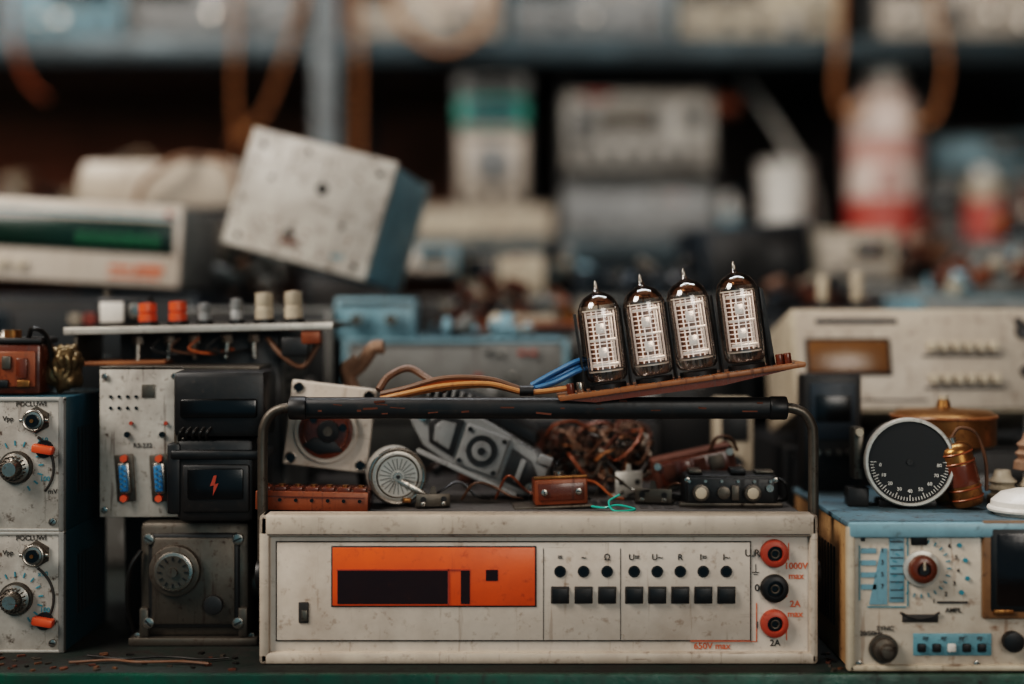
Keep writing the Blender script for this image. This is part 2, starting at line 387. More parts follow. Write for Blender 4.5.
# ------------- terminal unit
b=B()
b.bx(-110,70,30,200,0,330,dgrey,3); b.bx(70,72,34,196,10,320,greym)
for k in range(9): b.bx(72,73,60,180,190+k*13,196+k*13,blk)
b.bx(-160,135,-10,205,331,337,steeld,1.2)
b.bx(-160,135,-12,-8,330,338,alu,1); b.bx(-150,-50,-8,90,296,300,wood,1)
b.bx(-150,-146,-8,90,300,331,steeld,1)
posts=[(-78,orangek,25,10),(-44,orangek,26,10),(-14,grey2,24,7),(22,grey2,28,7),(53,cream,34,10),(86,cream,35,10)]
for x,m,h,r in posts:
    b.cyl((x,30,340),r+2,6,dgrey,ax='Z'); b.lathe((x,30,338),[(r,0),(r,h*.5),(r*.85,h*.55),(r,h*.62),(r*.95,h),(0,h+1)],m)
for x in (-85,-50,-22,14,44):
    b.cyl((x,14,322),7,9,steel,ax='Z',seg=6); b.cyl((x,12,312),3,24,steel,ax='Z',r2=4,rot=(rnd.uniform(-12,12),rnd.uniform(-8,8),0))
b.box((110,0,322),(22,20,16),copper,3); b.box((92,6,312),(30,30,22),dgrey,3); b.tube([(60,4,322),(80,-4,300),(100,0,290),(120,6,320)],3,wirebr)
for k in range(4): b.tube([(-60+k*22,10,324),(-66+k*20,2,312),(-40+k*18,6,306),(-20+k*20,20,310)],1.6,(wirek,wirebr,wireo,wirek)[k])
b.done('terminal_post_unit',(-324,146,TZ-1),(0,-1.2,0))

# ------------- things on left stack
b=B()
b.bx(-40,26,0,50,0,54,bake,4); b.bx(-34,22,-4,0,8,46,copper,2)
for k,(x,z,w,h) in enumerate(((-24,30,12,18),(-8,34,10,14),(8,28,12,22),(-16,12,20,8),(10,12,14,8))): b.box((x,-5,z),(w,4,h),(bake,steeld,bake,blk,brass)[k],1.5)
b.bx(-42,28,-2,54,54,60,dgrey,2); b.cyl((-10,20,64),9,8,brass,ax='Z'); b.tube([(10,10,58),(18,0,70),(30,10,60),(34,20,20)],2.5,wirek)
b.done('relay_block',(-524,80,TZ+263.5))
bm=bmesh.new(); bmesh.ops.create_icosphere(bm,subdivisions=5,radius=22)
for v in bm.verts:
    n=noise.turbulence(v.co*.045,2,True)*.9; v.co*= .72+n*.5; v.co.z*=1.35
zmin=min(v.co.z for v in bm.verts)
for v in bm.verts: v.co.z-=zmin
b=B(); b.add(bm,foilm); b.done('crumpled_foil',(-482,110,TZ+263.5),ang=20)
b=B(); b.bx(-30,30,0,30,0,34,blk,3); b.bx(-26,2,-3,0,4,28,whitep,2); b.cyl((16,-4,17),9,8,steel,bev=1); b.cyl((-20,10,38),5,10,steeld,ax='Z')
b.done('coax_connector_block',(-452,230,TZ+334.5),(0,-1.2,0))

# ------------- vacuum tubes on board
BR=-8; bl=Vector((172,44,-72))
Rm=Euler((0,R(BR),0)).to_matrix()
b=B()
b.box((0,0,0),(252,62,4),wood,.8); b.prism([(-124,-2),(124,-2),(40,-10),(-90,-9)],-30,20,bake); b.box((0,-30,-.5),(250,2.5,5),wood,.6)
for i,x in enumerate((-73,-25,21,71)):
    b.cyl((x,0,4),19,5,blk,ax='Z')
for i in range(26):
    b.cyl((rnd.uniform(-118,118),-28+rnd.uniform(0,5),2.3),1.5,1.2,steel,ax='Z',seg=8)
for x in (-112,-102,104,112): b.cyl((x,-10,7),4,11,[bake,blk,steel,blk][int(x)%4],ax='Z',bev=.8)
for x in (-97,-49,-2,46,95):
    b.bx(x-1.2,x+1.2,-4,14,2,82,dgrey,.6)
b.prism([(95,2),(101,2),(99,80),(95,84)],0,14,blk)
b.done('circuit_board',tuple(bl),(0,BR,0))
gl=glass('tube_glass','#b08460',dark=.97,refl=.8)
getter=glass('getter_film','#4a2c1a',c0=(.66,.47,.34,1),dark=.85,refl=.8)
anode=mat('anode_plate','#f0ddd0',.28,.5,dirt=.3,dcol='#8c6048',emis=.24)  # this and the next two emit, standing in for light reflected off metal
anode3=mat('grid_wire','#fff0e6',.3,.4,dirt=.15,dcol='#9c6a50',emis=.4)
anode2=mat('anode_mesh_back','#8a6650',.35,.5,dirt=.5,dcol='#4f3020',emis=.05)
mica=mat('mica','#e3dad0',.3,dirt=.1)
for i,x in enumerate((-73,-25,21,71)):
    b=B()
    prof=[(0,2),(14,2),(18,3),(21,7),(21.8,14),(22,70),(21.4,77),(19,84),(14.5,89.5),(8,93),(4,95),(2.6,98),(1.8,102),(0,105)]
    b.lathe((0,0,0),prof,gl,seg=36)
    b.cyl((0,0,13),18,1.2,mica,ax='Z'); b.cyl((0,0,76),17.5,1.2,mica,ax='Z')
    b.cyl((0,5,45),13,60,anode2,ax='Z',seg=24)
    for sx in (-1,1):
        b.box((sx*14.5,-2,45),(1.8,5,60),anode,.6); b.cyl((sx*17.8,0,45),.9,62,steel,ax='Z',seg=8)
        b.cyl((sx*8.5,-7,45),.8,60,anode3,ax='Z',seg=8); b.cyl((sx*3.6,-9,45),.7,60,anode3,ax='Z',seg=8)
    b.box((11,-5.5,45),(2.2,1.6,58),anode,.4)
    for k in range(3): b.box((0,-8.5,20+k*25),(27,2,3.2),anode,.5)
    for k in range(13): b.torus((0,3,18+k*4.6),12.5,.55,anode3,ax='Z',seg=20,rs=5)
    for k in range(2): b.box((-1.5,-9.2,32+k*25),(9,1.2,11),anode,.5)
    b.torus((0,0,84),7,1.1,steel,ax='Z',seg=20); b.cyl((0,0,80),1,9,steel,ax='Z',seg=6)
    b.lathe((0,0,0),[(19.6,81),(18,84.3),(14,88.6),(7.8,92.2),(0,93.5)],getter,seg=28)
    b.lathe((0,0,0),[(2.4,98),(2.2,102),(.8,106),(0,107)],steel,seg=12)
    for k in range(8):
        a=R(k*45); b.cyl((9*math.cos(a),9*math.sin(a),8),.8,9,steel,ax='Z',seg=6)
    p=bl+Rm@Vector((x,0,6.8)); b.done('vacuum_tube',tuple(p),(0,BR+(.8,0,-.5,.6)[i],0))

# wires
b=B()
for k,(m,dy,dz) in enumerate([(wirey,0,0),(wireo,5,3),(wirey,9,-2),(wirebr,3,5)]):
    b.tube([(-136,50+dy,-92+dz),(-110,46+dy,-86+dz),(-70,44+dy,-78+dz*1.5),(-25,42+dy,-76+dz),(10,40+dy,-84+dz*.5),(30,40+dy,-84),(60,38+dy,-80)],2.8,m)
for k,(m,dy,dz) in enumerate([(wireb,0,0),(wireb,5,4),(wirek,8,8),(wireb,3,10)]):
    b.tube([(20,46+dy,-82+dz*.4),(45,44+dy,-74+dz),(70,42+dy,-62+dz),(84,52+dy,-60+dz*.5),(90,60,-68)],2.8,m)
b.cyl((15,42,-83),5.5,14,blk,ax='X')
b.tube([(-140,70,-84),(-130,80,-70),(-110,90,-62),(-90,84,-72),(-70,70,-84)],4,wirebr)
b.done('wire_harness')

# ------------- on top of multimeter
b=B()
b.bx(-58,58,0,60,0,20,bake,2); 
b.bx(-58,58,-4,0,0,20,copper,1.5)
for k in range(7):
    b.bx(-56+k*16.4,-43+k*16.4,-2,20,19,24,bake,1); b.cyl((-49+k*16.4,10,24),3.4,4,brass,ax='Z',seg=12); b.cyl((-49+k*16.4,-4.5,11),1.8,1.2,blkg,seg=14)
b.bx(-54,54,-5,-4,14,15,bake)
b.done('terminal_block',(-206,42,TOP),(0,1.2,0))
b=B()
b.box((0,0,0),(92,5,92),panelw,4,seg=3)
for sx in (-1,1):
    for sz in (-1,1): b.cyl((sx*38,-2.4,sz*38),5,1.5,blkg,seg=20); b.torus((sx*38,-3,sz*38),5.5,.8,steel,seg=20)
b.cyl((-3,-5,-5),34,7,panelw,seg=40,bev=1); b.cyl((-3,-9,-5),29,5,bake,seg=36,bev=1); b.torus((-3,-11,-5),24,1.5,bake)
b.cyl((0,-13,-4),12,6,blk,bev=1); b.cyl((0,-17,-4),5,6,steeld); b.prism([(-26,-22),(-8,-30),(18,-24),(8,-14),(-14,-12)],-13,-11,blk,bev=.5)
for a in (20,140,250): b.cyl((-3+19*math.cos(R(a)),-11.8,-5+19*math.sin(R(a))),4,1.5,blkg)
b.cyl((0,32,-4),38,60,dgrey,seg=36,bev=3)
b.text('5',(31,-3,24),6,tblk)
b.done('stepper_motor',(-197,116,-126),(0,7,2))
b=B()
b.cyl((0,20,0),30,34,alu,seg=48,bev=2); b.torus((0,3,0),28.5,2.2,steel,seg=48); b.cyl((0,2,0),24,3,alu,seg=40); b.torus((0,0,0),22,.9,steeld,seg=40)
for k in range(22):
    a=R(k*16.36); b.box((13*math.cos(a),.2,13*math.sin(a)),(12,1,1.2),greym,rot=(0,-math.degrees(a),0))
b.cyl((0,-1,0),5,4,steel); b.cyl((0,-3,0),2,4,dgrey)
b.box((24,0,-14),(50,3,6),steel,1,rot=(0,24,0)); b.box((12,-2,-24),(9,6,5),brass,1)
b.done('round_metal_drum',(-120,72,TOP+31.5),(0,6,12))
b=B()
b.prism([(-80,4),(-66,32),(-20,34),(10,30),(60,20),(82,6),(84,-16),(66,-32),(-10,-30),(-56,-18)],-14,36,grey2,bev=3)
b.prism([(-50,-12),(-58,8),(-48,22),(-22,24),(-20,-18)],-17,-13,dgrey,bev=1); b.prism([(-46,-8),(-50,8),(-44,16),(-28,18),(-26,-12)],-18.5,-15,grey2,bev=1)
b.box((8,-16,0),(50,8,46),grey2,3); b.cyl((8,-20,0),17,4,dgrey,seg=28); b.cyl((8,-21,0),11,6,grey2,bev=1,seg=24); b.cyl((8,-25,0),4,3,blk)
for sx,sz in ((-1,-1),(-1,1),(1,-1),(1,1)): b.cyl((8+sx*20,-21,sz*18),2.6,3,blk,seg=12)
b.prism([(38,-22),(38,14),(62,8),(74,-6),(62,-24)],-17,-13,dgrey,bev=1); b.box((54,-17,-6),(6,4,26),grey2,1)
b.box((0,-16,-29),(120,6,6),grey2,2,rot=(0,4,0)); b.box((76,-14,14),(16,14,10),grey2,2)
b.prism([(-92,30),(-70,52),(0,52),(56,38),(60,24),(-40,36)],0,50,dgrey,bev=2)
for k in range(7): b.box((-70+k*9,-4,42),(3,14,18),grey2,.6,rot=(0,-6,0))
b.text('220V 50Hz',(46,-18,25),6,tblk,rot=(90,9,0)); b.cyl((-66,-16,12),5,4,steel); b.cyl((70,-16,-20),5,4,steel)
b.done('fan_housing',(-38,140,-150),(0,20,-6))
b=B()
b.bx(-28,28,0,34,3,30,copper,2.5); b.bx(-50,32,-6,40,0,3,steeld,.8); b.bx(-24,24,-2,0,8,26,bake,1.5)
for x in (-18,18): b.screw(x,17,-3,3.5,steel,blk)
b.bx(-28,28,2,10,30,33,brass,.5); b.cyl((0,20,33),6,6,steel,ax='Z')
b.done('wire_wound_resistor',(52,62,TOP),(0,-2,4))
b=B()
rr=random.Random(3)
for i in range(120):
    c=Vector((rr.uniform(-50,52),rr.uniform(-22,20),rr.uniform(20,66))); ra=rr.uniform(10,30)
    e=Euler((rr.uniform(-1.2,1.2),rr.uniform(-1,1),rr.uniform(0,3)))
    pts=[]
    for k in range(7):
        a=k*.95+rr.uniform(-.3,.3); p=c+e.to_matrix()@Vector((ra*math.cos(a),rr.uniform(-6,6),ra*.85*math.sin(a))); p.z=max(p.z,3); pts.append(p)
    b.tube(pts,rr.choice((1.0,1.4,1.8)),rr.choice((wirebr,wirebr,wirek,copper,wirek,tan,steeld,rust,wirey)),rs=6,sub=5)
b.done('wire_tangle',(96,195,TOP))
b=B()
b.box((0,0,0),(90,40,38),rust,3); b.box((0,-21,2),(76,4,26),bake,2)
for k,(x,w) in enumerate(((-28,14),(-10,10),(6,12),(24,16))): b.box((x,-24,4),(w,3,16),(rust,bake,rust,steeld)[k],1)
b.box((0,-22,-15),(88,6,5),steeld,1); b.cyl((-40,-22,12),4,5,steel); b.cyl((40,-22,12),4,5,steel)
b.tube([(20,-20,18),(30,-26,30),(44,-20,26),(50,-10,10)],2,wirebr)
b.done('rusty_relay',(200,148,-174),(0,-12,0))
b=B()
b.bx(-50,50,0,44,0,34,blk,7); b.bx(-46,46,-3,2,4,30,dgrey,4)
for x,r in ((-32,9),(22,9)):
    b.cyl((x,-6,15),r,8,steeld,bev=1.5); b.cyl((x,-10,15),r-3,2,cream,bev=.8)
b.cyl((-8,-5,15),7,5,steeld,bev=1); b.box((4,-5,15),(8,5,16),steeld,1); b.cyl((40,-4,20),4,4,steel)
for k in range(6): b.cyl((-44+k*17,-4,27),1.8,2,steel,seg=8)
b.bx(-44,-30,4,30,34,38,steeld,1); b.bx(0,16,4,30,34,39,dgrey,1); b.bx(26,46,6,26,34,37,steeld,1); b.bx(-54,54,-2,10,0,4,steeld,1)
for x in (-46,46): b.screw(x,28,-2,3,steel,blk)
b.tube([(46,10,30),(58,6,24),(60,10,8),(52,20,3)],1.8,wirek)
b.done('selector_switch_box',(230,72,TOP),(0,0,-2))
b=B()
b.tube([(82,60,2),(95,42,3),(108,40,6),(125,36,3),(122,30,2),(104,28,2),(100,44,9),(112,60,14)],1.1,wiret)
b.done('teal_wire',(0,0,TOP))
# loose brackets
def bracket(x,y,z,w,h,rot,m):
    b=B(); b.bx(-w,w,0,3,0,h,m,.8); b.bx(-w,w,0,22,0,3,m,.8)
    for k in (-1,1): b.cyl((k*w*.6,-.4,h*.6),3,1.2,blk,seg=14); b.screw(k*w*.6,h*.25,-.6,2.6,steel,blk)
    b.prism([(-w*.2,h),(w*.2,h),(w*.1,h+8),(-w*.1,h+8)],0,3,m); b.done('metal_bracket',(x,y,z),rot)
bracket(-82,62,TOP+.5,18,14,(0,0,12),steeld); bracket(150,90,TOP+.5,20,16,(0,0,-16),steeld); bracket(128,130,TOP+.5,16,30,(0,0,20),alu)
b=B()
for k in range(9):
    x0=-90+k*36; m=(wirek,wirebr,copper,wirek,wireo,steeld)[k%6]
    b.tube([(x0,100+k*6,3),(x0+14,92,14+k%3*8),(x0+34,104,22-k%4*5),(x0+52,96,8),(x0+66,110,3)],1.3,m)
b.done('loose_wires',(0,0,TOP))
b=B()
b.tube([(-176,200,-130),(-180,200,-95),(-186,202,-76),(-172,200,-62),(-158,196,-44),(-146,194,-42)],8,tan)
b.tube([(-186,202,-80),(-190,200,-66),(-176,200,-56)],6,tan)
b.tube([(-176,200,-130),(-176,200,-160),(-170,206,-204)],5,wirek)
b.done('frayed_strap')
b=B()
b.bx(-120,120,0,70,0,70,blk,4); b.bx(-110,-20,-3,0,10,60,rust,2); b.bx(0,100,-3,0,14,50,dgrey,2)
for k in range(7): b.cyl((-100+k*32,-5,64),5,8,[steel,copper,steeld][k%3])
b.done('rack_chassis',(60,300,TOP+.2))
b=B(); b.bx(-22,22,0,40,0,100,cream,3); b.bx(-16,16,-2,0,50,90,dgrey,2); b.cyl((0,-4,25),9,8,blk); b.done('small_transformer',(265,270,TOP+.2))
def pile(name,x,y,z,w,h,seed,ms,n=14,S=1,dep=25):
    r=random.Random(seed); b=B()
    for i in range(n):
        px=r.uniform(-w,w); pz=r.uniform(0,h)*(1-abs(px)/w*.6); py=r.uniform(-dep,dep); s_=r.uniform(8,22)*S; m=r.choice(ms)
        k=r.random()
        if k<.4: b.box((px,py,pz+s_*.5),(s_*1.6,s_,s_),m,2,rot=(r.uniform(-30,30),r.uniform(-40,40),r.uniform(0,90)))
        elif k<.7: b.cyl((px,py,pz+s_*.5),s_*.5,s_*1.6,m,ax=r.choice('XYZ'),bev=1,rot=(r.uniform(-30,30),r.uniform(-30,30),0))
        elif k<.85: b.lathe((px,py,pz+2),[(0,0),(s_*.6,0),(s_*.6,s_*.4),(s_*.3,s_*.6),(s_*.3,s_*1.3),(0,s_*1.3)],m,seg=20,rot=(r.uniform(-50,50),r.uniform(-50,50),0))
        else: b.tube([(px,py,pz+4),(px+s_,py-10,pz+s_),(px+s_*2,py,pz+s_*1.4),(px+s_*2.6,py+5,pz+4)],2.5*S,m)
    mn=min(v.z for v in b.v)
    for v in b.v: v.z-=mn
    b.done(name,(x,y,z))
pile('electronic_parts_pile',-10,255,TOP,110,34,21,[blk,dgrey,wirebr,rust,steeld,blk],26,.8,22)
pile('electronic_parts_pile',215,225,TOP,60,24,22,[blk,dgrey,wirebr,rust,steeld],16,.7,18)

# ------------- right oscilloscope
b=B()
ws=330; hs=141
q=lambda px,py:((px-850)*.979,(670-py)*.979)
b.bx(0,ws,6,265,0,hs,cream,3)
b.bx(-1,4,0,267,0,hs,mat('peach_side','#b08a62',.5,dirt=.65,dcol='#4f3422'),2)
b.bx(-4,ws,-4,268,hs-2,hs+4,mat('scope_top_blue','#58747f',.55,dirt=.85,dcol='#3c2e22',scale=24),2.5)
b.bx(-3,ws,-9,6,hs-11,hs+4,skyb,3)
pnl=mat('scope_panel','#c9bcac',.45,dirt=.55,dcol='#75523a',scale=24)
b.bx(0,ws,-3,7,0,hs-10,pnl,1.5)
b.bx(-3,ws,-8,5,-0,6,cream,2); b.bx(-4,3,-8,5,0,hs,cream,2)
def P(px,py,y=-4): 
    a,c=q(px,py); return (a,y,c)
def R2(px0,py0,px1,py1,y,m,bev=0):
    a,d=q(px0,py0); c,e=q(px1,py1); b.bx(a,c,y,-2,e,d,m,bev)
bsc=mat('blue_scale','#759fac',.5,dirt=.45)
R2(910,531,926,545,-5,blk,1); R2(860,536,864,541,-4,blk)
R2(888,536,903,602,-4,bsc,.4)
b.prism([(P(868,604)[0],P(0,604)[2]),(P(886,604)[0],P(0,604)[2]),(P(886,548)[0],P(0,548)[2]),(P(880,548)[0],P(0,548)[2])],-4,-2,bsc)
for k in range(8): R2(889,541+k*8,902,542+k*8,-4.5,tblk)
for k,z in enumerate((548,560,572,584)): R2(860,z,875,z+5,-4,bsc); b.text('%d'%(k*2+1),P(881,z+2,-4.2),6,tblk)
R2(866,606,905,607,-4,tteal); R2(906,536,907,606,-4,tteal); R2(858,545,858.8,600,-4,tteal)
x,_,z=P(920,568)
for k in range(24):
    a=R(k*15); b.box((x+27*math.cos(a),-4,z+27*math.sin(a)),(4,1,1),tteal,rot=(0,-k*15,0))
b.cyl((x,-5,z),18,4,alu,seg=32,bev=1); b.lathe((x,-6,z),[(14,0),(13,7),(10,9),(7,9),(6,6),(0,6)],bake,ax='Y'); b.cyl((x,-13,z),5,4,blk); b.box((x,-15.5,z+4),(2,2,8),cream,.4)
for k in range(6):
    a=R(-70+k*22); b.text(str(k+1),(x+36*math.cos(a),-3.8,z+34*math.sin(a)),6,tblk)
R2(901,614,937,622,-4.2,tblk,1); b.tube([P(899,612,-5),P(908,616,-5),P(918,618,-5),P(930,616,-5),P(938,612,-5)],1.2,tblk)
b.text('SYNC',P(884,628,-3.8),6.5,tblk); b.text('20/50Hz',P(870,633,-3.8),6.5,tblk)
x,_,z=P(882,648); b.cyl((x,-5,z),14,4,steeld,seg=24); b.lathe((x,-5,z),[(12,0),(11,8),(7,10),(6,16),(0,17)],steeld,ax='Y')
R2(912,633,990,655,-4,mat('blue_label','#6797a2',.5,dirt=.45),.5)
for k in range(5): R2(916+k*15,643,924+k*15,651,-7,blk if k!=2 else whitep,1); 
for k in range(4): b.text('xy',P(924+k*18,637,-4.4),6,tblk)
R2(936,601,966,603,-4,tblk); b.text('AMPL',P(952,610,-3.8),6.5,tblk)
for px,py in ((958,545),(964,560),(966,578),(960,592)): b.cyl(P(px,py),2.2,2,tteal)
bzl=mat('bezel_brown','#7d5c3e',.4,dirt=.55)
R2(980,520,1150,618,-8,bzl,4); R2(987,526,1145,611,-9.5,blk,6); R2(992,531,1140,606,-10.5,mat('crt_face','#140b08',.2,dirt=.2,dcol='#2c1c14'),5)
R2(990,608,1010,613,-11,brass,1)
for k in range(5): b.cyl(P(1010+k*30,640,-8),10,10,blk,bev=1)
for px,py in ((858,527),(858,663),(975,663)): 
    x,_,z=P(px,py); b.screw(x,z,-4,3,steel,blk)
for x in (20,ws-20): b.bx(x-12,x+12,10,30,0,2,blk)
for k in range(8): b.bx(-2,-.8,60+k*14,66+k*14,30,110,blk)
b.done('oscilloscope',(331,-30,TZ+1))
ST=TZ+146
face=mat('dial_black','#050506',.6,dirt=.08,bump=0)
b=B()
b.cyl((0,30,0),43,58,dgrey,seg=48,bev=3); b.lathe((0,4,0),[(46.5,0),(46.5,7),(45,9.5),(42.5,9.5),(42,5),(0,5)],alu,ax='Y',seg=56)
b.cyl((0,-1.5,0),42,2,face,seg=48)
for k in range(41):
    a=R(180+k*4.5); l=6 if k%5==0 else 3.5
    b.box(((37-l/2+3)*math.cos(a),-3,(37-l/2+3)*math.sin(a)),(l,.8,.7),whitep,rot=(0,-math.degrees(a),0))
for k in range(9):
    a=R(186+k*21); b.text(str(k*10),(30*math.cos(a),-3,30*math.sin(a)),5,whitep)
b.cyl((0,-3,0),3,3,dgrey); b.bx(-56,-44,10,50,-20,36,steeld,3); b.cyl((-50,6,30),4,10,cream)
b.bx(-62,-40,10,44,-48,-28,dgrey,2); b.bx(-30,30,12,50,-48,-40,dgrey,2)
b.done('dial_gauge',(414,60,ST+48.5),(-3,0,-7))
b=B()
b.lathe((0,0,0),[(0,0),(38,0),(38,10),(30,14),(30,48),(52,56),(56,60),(56,92),(50,96),(20,98),(8,100),(6,108),(0,110)],brass,seg=40)
b.torus((0,0,90),56,2,wood,ax='Z',seg=40); b.cyl((0,0,109),5,8,cream,ax='Z')
b.done('brass_housing',(477,150,ST))
b=B()
b.lathe((0,0,0),[(0,0),(15,0),(17,4),(17,58),(15,62),(9,66),(0,67)],brass,seg=28)
for z in (8,18,46,56): b.torus((0,0,z),17,1.2,copper,ax='Z',seg=28,rs=6)
b.lathe((0,0,0),[(17.3,22),(17.6,24),(17.6,42),(17.3,44)],bake,seg=28); b.cyl((0,0,69),4,6,steel,ax='Z')
b.tube([(0,0,72),(10,-2,80),(26,0,70),(30,4,40),(24,6,8)],1.8,wirebr)
b.done('brass_capacitor',(476,62,ST+4),(0,-14,0))
b=B()
b.lathe((0,0,0),[(0,0),(30,0),(34,6),(33,14),(24,22),(10,26),(0,27)],whitep,seg=32); b.torus((0,0,6),34,3,whitep,ax='Z')
b.done('plastic_cap',(520,20,ST))
b=B()
for x,z,r_,h in ((0,0,16,34),(30,0,15,26),(56,0,18,66),(26,34,14,40)):
    b.lathe((x,10,z),[(0,0),(r_,0),(r_,h*.2),(r_*.7,h*.3),(r_,h*.42),(r_*.7,h*.54),(r_*.95,h*.66),(r_*.6,h*.8),(r_*.5,h),(0,h)],(cream,tan,cream,cream)[int(x/15)%4],seg=28,rot=(0,(0,6,0,20)[int(x/15)%4],0))
b.done('ceramic_insulators',(527,96,ST+1))
b=B(); b.bx(-33,33,0,38,0,134,blk,4); b.bx(-26,26,-3,0,60,124,darkb,2); b.bx(-20,20,-4,0,80,110,blkg,1)
for k in range(4): b.cyl((-18+k*12,-4,46),3.5,6,steel)
b.done('black_transformer',(364,192,ST))

# ------------- generic bench instruments
def instr(name,x0,x1,z0,z1,y,depth,cm,pm,seed,rot=(0,0,0),disp=True,knobs=4,tall=False,dm=None):
    r=random.Random(seed); b=B(); w=x1-x0; h=z1-z0; hw=w/2
    b.bx(-hw,hw,3,depth,1,h,cm,4); b.bx(-hw+4,hw-4,-2,6,4,h-4,pm,2)
    for sx in (-1,1): b.bx(sx*hw-4,sx*hw+4,-4,12,1,h,cm,2)
    b.bx(-hw,hw,-4,10,h-5,h,cm,2)
    if disp:
        dw=w*r.uniform(.28,.5); dh=h*r.uniform(.3,.5); dx=-hw+12+dw/2+r.choice((0,w*.4)); dx=min(dx,hw-dw/2-12); dz=h*.62
        b.box((dx,-4,dz),(dw+8,5,dh+8),cm,2); b.box((dx,-6,dz),(dw,4,dh),dm or blkg,1.5)
    n=knobs
    for k in range(n):
        x=-hw+w*(k+.7)/(n+.4)+r.uniform(-.05,.05)*w; z=h*r.uniform(.16,.26); rr_=min(h*.1,w*.05)*r.uniform(.6,1.2)
        b.cyl((x,-8,z),rr_,14,r.choice((blk,grey2,blk,steel)),bev=rr_*.15,r2=rr_*.85); b.box((x,-15,z+rr_*.4),(rr_*.2,2,rr_*.8),whitep)
    for k in range(r.randint(3,7)):
        b.box((hw*.2+k*hw*.1,-5,h*r.choice((.45,.8))),(hw*.06,6,h*.06),r.choice((blk,cream,redj,steel)),.6)
    b.bx(-hw*.9,hw*.2,-3,-1.8,h*.9,h*.93,tblk)
    for k in range(int(depth//30)): b.bx(-hw-.5,-hw+1,20+k*26,30+k*26,h*.3,h*.7,blk); b.bx(hw-1,hw+.5,20+k*26,30+k*26,h*.3,h*.7,blk)
    for sx in (-1,1):
        b.cyl((sx*hw*.8,20,.9),6,1.2,blk,ax='Z')
        for zz in (8,h-10): b.cyl((sx*(hw-9),-3,zz),2.5,3,steel,seg=10)
    return b.done(name,((x0+x1)/2,y,z0),rot)
b=B()
b.bx(-160,160,0,150,0,130,cream,5); b.bx(-154,154,-3,4,5,126,beige,2)
b.bx(-145,-40,-5,0,45,92,dgrey,3); b.bx(-141,-44,-7,0,49,88,brnwin,2)
for rz in (36,76):
    for k in range(6): b.box((10+k*15,-8,rz+4),(10,12,12),cream,2)
    b.bx(-2,96,-4,-2,rz-8,rz-5,tblk)
b.bx(-150,0,-4,-2,14,16,tblk); b.bx(-130,-30,-4.5,-2,110,116,dgrey); b.cyl((125,-6,100),10,10,blk,bev=1); b.cyl((125,-6,50),8,10,blk,bev=1); b.cyl((120,-4,112),5,4,blk)
for x in (-130,130): b.box((x,14,-18),(14,10,40),grey2,3,rot=(14,0,0))
b.done('frequency_counter',(500,290,-124),(-14,0,2))
instr('bench_instrument',330,690,TZ,-165,285,300,dgrey,blk,11)
b=B()
for x,h in ((-30,34),(16,40)):
    b.cyl((x,0,4),11,8,dgrey,ax='Z'); b.lathe((x,0,8),[(7,0),(8,4),(8,h-4),(6,h),(0,h)],cream)
b.bx(-60,50,-20,60,-90,0,dgrey,4); b.done('capacitor_bank',(450,500,4))
instr('bench_instrument',380,620,-165,-87,478,105,dgrey,blk,91)

instr('bench_instrument',-840,-455,TZ,-150,540,280,dgrey,greym,12)
instr('bench_instrument',-850,-440,-150,22,550,280,darkb,dgrey,13)
b=B()
b.bx(-160,158,3,250,0,118,greym,5); b.bx(-160,158,-3,6,3,116,panelw,3); b.bx(-150,148,-6,0,48,94,blkg,3); b.bx(-146,144,-7.5,0,52,90,grndisp,2)
for k in range(7): b.box((20+k*17,-8,66),(9,1.5,13),grnled,.5); b.box((20+k*17,-8.6,63),(5,1.5,3),grndisp); b.box((20+k*17,-8.6,69),(5,1.5,3),grndisp)
b.bx(60,90,-4,-2,24,30,tred); b.bx(96,135,-4,-2,22,32,tred); b.bx(60,130,-4,-2,14,18,tred)
for k in range(4): b.box((-140+k*26,-6,24),(16,8,10),cream,2)
b.cyl((140,-8,104),4,6,redj); b.bx(-150,150,-4,-2,98,102,tteal)
for x in (-130,130): b.cyl((x,40,-2),8,4,blk,ax='Z'); b.cyl((x,220,-2),8,4,blk,ax='Z')
b.done('digital_counter',(-622,560,36),(0,3.2,0))
instr('bench_instrument',-760,-400,TZ,14,870,300,dgrey,dgrey,14,knobs=3)
b=B()
b.bx(-132,132,6,260,0,150,dgrey,6); b.prism([(-130,150),(132,150),(132,225),(-118,225),(-130,200)],0,260,beige,bev=6)
b.bx(-120,120,0,8,20,130,steeld,3); b.cyl((60,-4,70),26,14,dgrey,bev=2); b.cyl((-40,-4,60),16,14,steel,bev=2)
b.tube([(-30,-20,150),(-10,-30,190),(40,-26,226),(80,10,230),(120,-20,215),(136,-20,150)],5,tan)
b.done('projector_case',(-572,870,15))
pile('electronic_parts_pile',-385,700,4,40,130,25,[dgrey,steeld,tan,blk,greym],24,1.2)
instr('bench_instrument',-434,-345,TZ,3,680,120,dgrey,blk,92)
instr('bench_instrument',-430,-236,TZ,-128,410,260,dgrey,dgrey,15)
instr('bench_instrument',-425,-236,-128,2,415,255,greym,dgrey,16)
b=B()
b.box((0,80,0),(204,160,156),skyb,5); b.box((0,-2,0),(212,8,162),offw,3); b.box((0,160,0),(208,8,160),greym,3)
for x,z,r_ in ((14,22,8),(-14,-46,6),(56,-20,3),(-84,60,4),(86,60,4),(-84,-66,4),(86,-66,4),(-60,20,3),(-20,66,3)): b.cyl((x,-6,z),r_,3,blkg)
rs_=random.Random(9)
for k in range(34): b.box((rs_.uniform(-98,98),-6.1,rs_.choice((-1,1))*rs_.uniform(30,76)),(rs_.uniform(2,9),.6,rs_.uniform(1,4)),rust,.2,rot=(0,rs_.uniform(0,90),0))
b.box((-10,-7,-58),(26,3,8),rust,2); b.text('mV',(60,-6.5,-60),12,tteal)
